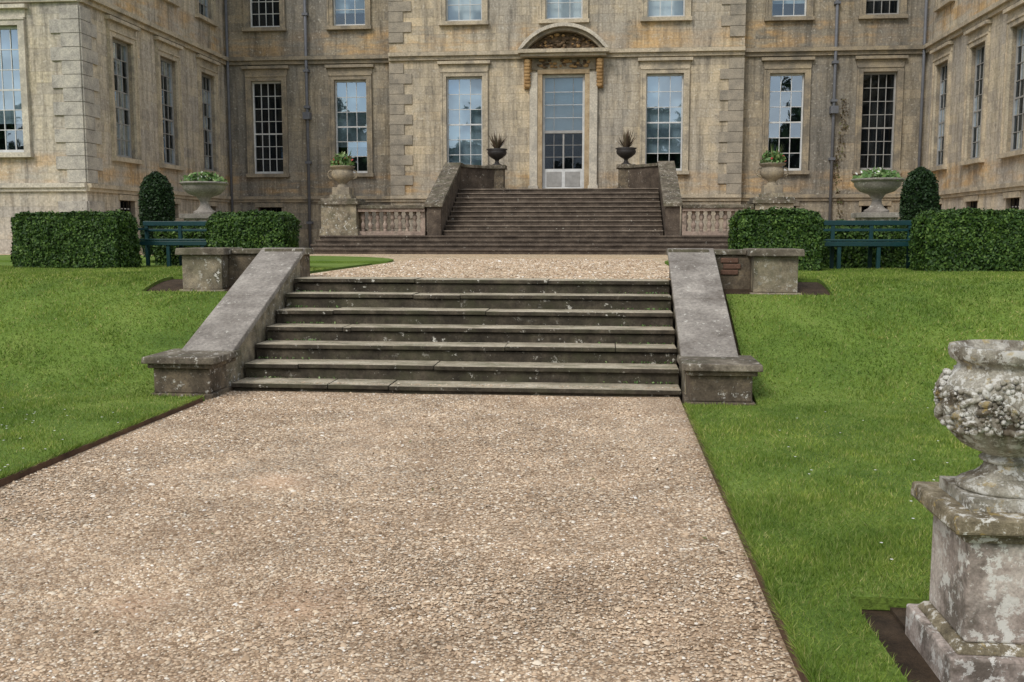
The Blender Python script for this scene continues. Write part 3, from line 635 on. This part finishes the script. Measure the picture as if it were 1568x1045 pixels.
def bays(name,O,U,Nn,u0,u1,wins,mat,trim,doors=(),basement=(),zt=ZT,qedge=(),qmat='quoin',paint='white'):
    mb=MB(O,U,Nn); ops=[]
    for (u,w,*_) in wins: ops+=[(u-w/2,u+w/2,G0,G1),(u-w/2,u+w/2,F0,F1)]
    for d in doors: ops+=[(d[0]-d[1]/2,d[0]+d[1]/2,d[2],d[3]),(d[0]-w/2,d[0]+w/2,F0,F1)]
    for u in basement: ops.append((u-0.45,u+0.45,2.15,2.62))
    wall(mb,u0,u1,0.9,zt,ops,mat); mb.done(name+'_wall',H,recalc=False)
    mb=MB(O,U,Nn)
    for (u,w,c,r,gg,bg,bf,gf,bff,bl2) in wins:
        pt='oldpaint' if (gg=='glass' and (paint!='white' or u>0)) else 'white'
        window(mb,u,G0,G1,w,c,r,trim,gg,bg,bf,head=True,paint=pt)
        window(mb,u,F0,F1,w,c,max(4,r-1),trim,gf,bl2,bff,head=False,paint=pt)
    for u in basement:
        mb.box(u-0.55,u+0.55,0.002,0.05,2.62,2.78,trim); mb.box(u-0.45,u+0.45,-0.2,-0.15,2.37,2.4,'white')
        for k in range(5): x=u-0.4+0.2*k; mb.box(x-0.012,x+0.012,-0.15,-0.12,2.15,2.62,'iron')
    mb.box(u0,u1,0.001,0.10,7.80,7.93,trim); mb.box(u0,u1,0.001,0.2,7.932,8.06,trim)
    mb.box(u0,u1,0.001,0.07,2.80,2.90,trim); mb.box(u0,u1,0.001,0.13,2.902,3.02,trim)
    mb.box(u0,u1,0.001,0.15,12.3,12.5,'trim'); mb.box(u0,u1,0.001,0.45,12.502,12.75,'trim'); mb.box(u0,u1,0.001,0.7,12.752,13.0,'trim')
    for qe,dr in qedge:
        z=1.1;k=0
        while z<12.2:
            h=0.36
            if not(2.72<z+h and z<3.02) and not (7.75<z+h and z<8.08):
                L=0.82 if k%2 else 0.52
                a,b=sorted((qe,qe+dr*L)); mb.box(a+0.0,b,0.001,0.045,z+0.008,z+h-0.008,qmat)
            k+=1; z+=h
            if abs(z-2.9)<0.4 and z<3.02: z=3.03
            if 7.4<z<8.08 and z+0.36>7.8: z=8.07
    mb.done(name+'_windows',H); return mb
L='blind'; W='blindw'
cen=[(XC-3.55,1.3,3,6,'glassr',L,1.0,'glassm',0.95,W),(XC+3.55,1.3,3,6,'glassr',L,0.8,'glassm',0.95,W)]
YF=35.5
mbd=MB((0,YF,0),(1,0,0),(0,-1,0))
bays('centre',(0,YF,0),(1,0,0),(0,-1,0),XC-6.27,XC+6.27,cen,'wall','trim',doors=[(XC,1.5,3.2,7.25)],qedge=[(XC-6.27,1),(XC+6.27,-1)])
m=mbd
window(m,XC,F0,F1,1.3,3,5,'trim','glassm',W,0.95,head=False)
a,b=XC-0.75,XC+0.75
m.box(a,a+.08,-.25,-.1,3.2,7.25,'white'); m.box(b-.08,b,-.25,-.1,3.2,7.25,'white'); m.box(a+.08,b-.08,-.25,-.1,7.15,7.25,'white'); m.box(a+.08,b-.08,-.24,-.09,5.2,5.3,'oldpaint')
m.box(a+.08,b-.08,-.22,-.13,3.2,3.95,'white'); 
for s in (-1,1):
    x0,x1=sorted((XC+s*0.06,XC+s*0.6)); m.box(x0,x1,-.13,-.115,3.32,3.85,'oldpaint')
m.box(XC-.03,XC+.03,-.21,-.12,3.95,5.2,'oldpaint')
for z in (4.37,4.79): m.box(a+.08,b-.08,-.2,-.14,z-.009,z+.009,'oldpaint')
for x in (-0.34,0.34): m.box(XC+x-.009,XC+x+.009,-.2,-.14,3.95,7.15,'oldpaint')
for z in (5.75,6.2,6.65): m.box(a+.08,b-.08,-.2,-.14,z-.010,z+.010,'white')
m.face([(a,-.17,3.95),(b,-.17,3.95),(b,-.17,5.2),(a,-.17,5.2)],'glass'); m.face([(a,-.17,5.3),(b,-.17,5.3),(b,-.17,7.15),(a,-.17,7.15)],'glassm')
m.face([(a,-.3,5.3),(b,-.3,5.3),(b,-.3,7.15),(a,-.3,7.15)],'blind')
for s in (-1,1):
    x0,x1=sorted((XC+s*.751,XC+s*.92)); m.box(x0,x1,.002,.09,3.2,7.25,'tan')
    x0,x1=sorted((XC+s*.921,XC+s*1.2)); m.box(x0,x1,.002,.12,3.1,7.3,'trimw'); m.box(x0-.04,x1+.04,.002,.17,3.09,3.35,'trimw')
    cxb=XC+s*1.27
    m.box(cxb-.13,cxb+.13,.002,.10,6.75,7.78,'orange')
    for k in range(8):
        t=k/7; m.blob((cxb,.14+.18*t,6.85+.8*t),(.12,.09,.10),'orange',8,5)
m.box(XC-.92,XC+.92,.003,.11,7.252,7.40,'tan')
m.box(XC-1.13,XC+1.13,.003,.08,7.402,7.79,'trimd')
for k in range(42): m.blob((XC+random.uniform(-.9,.9),.1,7.6+random.uniform(-.12,.12)),(random.uniform(.05,.12),.05,random.uniform(.03,.06)),'orange' if k%2 else 'carve',7,4)
m.box(XC-1.5,XC+1.5,.201,.50,7.80,7.90,'trim'); m.box(XC-1.58,XC+1.58,.201,.62,7.902,8.03,'trim'); 
Rr=1.85; zc=8.03+0.86-Rr; n=22; ha=math.asin(1.56/Rr)
def arc(r0,r1,v0,v1,mat):
    for i in range(n):
        t0=-ha+2*ha*i/n;t1=-ha+2*ha*(i+1)/n
        P=lambda r,t,v:(XC+r*math.sin(t),v,max(8.032,zc+r*math.cos(t)))
        m.hexa([P(r0,t0,v0),P(r0,t1,v0),P(r0,t1,v1),P(r0,t0,v1),P(r1,t0,v0),P(r1,t1,v0),P(r1,t1,v1),P(r1,t0,v1)],mat)
arc(1.62,1.74,.05,.48,'trimd'); arc(1.741,1.86,.05,.62,'trimw')
ny=14
tp=[(XC+1.62*math.sin(-ha+2*ha*i/ny),0.15,max(8.03,zc+1.62*math.cos(-ha+2*ha*i/ny))) for i in range(ny+1)]
m.face(tp,'carve')
for k in range(80):
    x=random.uniform(-1.1,1.1); zm=zc+math.sqrt(1.6**2-x*x)-8.08
    if zm>0.08: m.blob((XC+x,.19,8.07+random.uniform(0.02,zm)),(random.uniform(.04,.12),.07,random.uniform(.03,.07)),'carve' if k%5 else 'orange',7,4)
m.done('doorway',H,0.006)
sidew=lambda s:[(XC+s*7.8,1.2,3,6,'glassr',L if s<0 else None,0.7,'glassm',0.8,L),(XC+s*10.95,1.15,4,7,'glass',None,0,'glass',0,None)]
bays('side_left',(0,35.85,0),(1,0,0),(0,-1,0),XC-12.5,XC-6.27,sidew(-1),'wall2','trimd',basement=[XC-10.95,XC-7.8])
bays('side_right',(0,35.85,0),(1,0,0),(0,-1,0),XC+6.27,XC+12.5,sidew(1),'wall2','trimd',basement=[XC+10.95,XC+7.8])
wy=[27.95,30.95,34.1]
for s,nm in ((-1,'wing_left'),(1,'wing_right')):
    X=XC+s*12.5
    bays(nm+'_side',(X,0,0),(0,1,0),(-s,0,0),25.7,35.85,[(y,1.22,4,7,'glass',None,0,'glass',0,None) for y in wy],'wall3','trim',basement=wy,qedge=[(25.7,1)],qmat='quoinl',paint='oldpaint')
    a,b=sorted((X,X+s*12))
    bays(nm+'_front',(0,25.7,0),(1,0,0),(0,-1,0),a,b,[(X+s*k,1.28,4,6,'glassr',L,0.75,'glass',0.7,L) for k in (2.35,6.0,9.65)],'wall3','trimw',qedge=[(X,s),(X+s*12,-s)],qmat='quoinl')
m=MB()
for s in (-1,1):
    x=XC+s*6.27; m.face([(x,35.5,0.9),(x,35.85,0.9),(x,35.85,ZT),(x,35.5,ZT)],'wall')
    X=XC+s*24.5; m.face([(X,25.7,.9),(X,52,.9),(X,52,ZT),(X,25.7,ZT)],'wall3')
m.face([(XC-24.5,52,.9),(XC+24.5,52,.9),(XC+24.5,52,ZT),(XC-24.5,52,ZT)],'wall3'); m.done('rear_walls',H,recalc=False)
m=MB()
def hip(x0,x1,y0,y1,z0,h,ins):
    m.hexa([(x0,y0,z0),(x1,y0,z0),(x1,y1,z0),(x0,y1,z0),(x0+ins,y0+ins,z0+h),(x1-ins,y0+ins,z0+h),(x1-ins,y1-ins,z0+h),(x0+ins,y1-ins,z0+h)],'slate')
hip(XC-13,XC+13,34.9,52.5,13.0,4,5); hip(XC-25,XC-12,25.1,52.6,13.003,4.1,5); hip(XC+12,XC+25,25.1,52.6,13.003,4.1,5)
for x in (-9,-4,4,9): m.box(XC+x-1,XC+x+1,42,43.2,15,19,'trimd')
m.done('roof',H)
m=MB()
for s in (-1,1):
    x=XC+s*9.4; m.lathe(x,35.72,[(0.055,1.1),(0.055,12.3)],'lead',12)
    for z in (2.0,4.2,6.2,7.5,9.5,11.2): m.box(x-.1,x+.1,35.64,35.86,z,z+.09,'lead')
    m.box(x-.13,x+.13,35.56,35.84,5.8,6.05,'lead')
    x=XC+s*12.35; m.lathe(x,35.7,[(0.05,1.1),(0.05,12.3)],'lead',12)
m.done('drainpipes',H)
n=240; t=rng.uniform(0,1,n); P=np.stack([XC+9.68+0.1*np.sin(t*9)+rng.normal(size=n)*0.07,35.80+rng.uniform(-.05,.02,n),1.3+t*5.0],1)
leaves('wall_climber',P,0.06,'dry',None,np.tile((0,-1.0,0),(n,1)))
# ------------------------------------------------------------------ trees behind the viewer (seen only as reflections)
row=empty('distant_tree_row',(0,-85,0))
protos=[]
for k in range(3):
    n=4200; cl=[(rng.normal(0,2.6),rng.normal(0,2.6),rng.uniform(5,14)) for _ in range(14)]
    c=np.array(cl)[rng.integers(0,14,n)]; d=rng.normal(size=(n,3)); d/=np.linalg.norm(d,axis=1)[:,None]
    P=c+d*rng.uniform(0.8,2.6,n)[:,None]
    o=leaves('crown',P,0.62,'tleaf',row); mm=MB(); mm.lathe(0,0,[(0.45,0),(0.33,3),(0.22,8),(0.08,13)],'bark',10)
    for q in range(5):
        c0=Vector(cl[q]); mm.hexa([(-.1,-.1,4+q),(.1,-.1,4+q),(.1,.1,4+q),(-.1,.1,4+q)]+[tuple(c0+Vector(v)) for v in ((-.04,-.04,0),(.04,-.04,0),(.04,.04,0),(-.04,.04,0))],'bark')
    tr=mm.done('trunk',row); protos.append((o.data,tr.data)); bpy.data.objects.remove(o); bpy.data.objects.remove(tr)
for i in range(30):
    k=i%3; x=-105+7*i+random.uniform(-3,3); y=-85+random.uniform(-10,8); sc=random.uniform(0.7,1.05) if i%4 else 1.3; a=random.uniform(0,6)
    for me,nm in zip(protos[k],('crown','trunk')):
        o=bpy.data.objects.new(nm,me); S.collection.objects.link(o); o.parent=row; o.location=(x,y+85,0); o.scale=(sc,)*3; o.rotation_euler=(0,0,a)

# ------------------------------------------------------------------ light, world, camera
sd=Vector((-0.42,-0.75,0.85)).normalized()
sl=bpy.data.lights.new('sun','SUN'); sl.energy=2.1; sl.angle=math.radians(20); sl.color=(1,0.96,0.9)
so=bpy.data.objects.new('sun',sl); so.rotation_euler=sd.to_track_quat('Z','Y').to_euler(); so.location=(0,0,30); S.collection.objects.link(so)
w=bpy.data.worlds.new('World'); S.world=w; w.use_nodes=True; nt=w.node_tree; bg=nt.nodes['Background']; bg.inputs[1].default_value=0.15
sk=nt.nodes.new('ShaderNodeTexSky'); sk.sky_type='NISHITA'; sk.sun_disc=False; sk.sun_elevation=math.asin(sd.z); sk.sun_rotation=math.atan2(sd.x,sd.y); sk.air_density=1.0; sk.dust_density=1.0
tc=nt.nodes.new('ShaderNodeTexCoord'); cn=noisef(nt,scaled(nt,tc.outputs['Generated'],(1,1,2.6)),3.6,8,0.6)
cf=ramp(nt,cn,[(0.42,g(0.2)),(0.56,g(1))]); cc=ramp(nt,noisef(nt,tc.outputs['Generated'],6,5,0.6),[(0.38,(5.0,5.2,5.5)),(0.62,(9.6,9.6,9.5))])
nt.links.new(mixc(nt,cf,sk.outputs[0],cc),bg.inputs[0])
cam=bpy.data.cameras.new('camera'); cam.sensor_width=36; cam.lens=34.44; cam.clip_end=3000
co=bpy.data.objects.new('camera',cam); co.location=(0,0,1.7); co.rotation_euler=(math.radians(90-6.35),0,math.radians(5.53)); S.collection.objects.link(co); S.camera=co
S.view_settings.view_transform='Standard'; S.view_settings.look='None'; S.view_settings.exposure=0
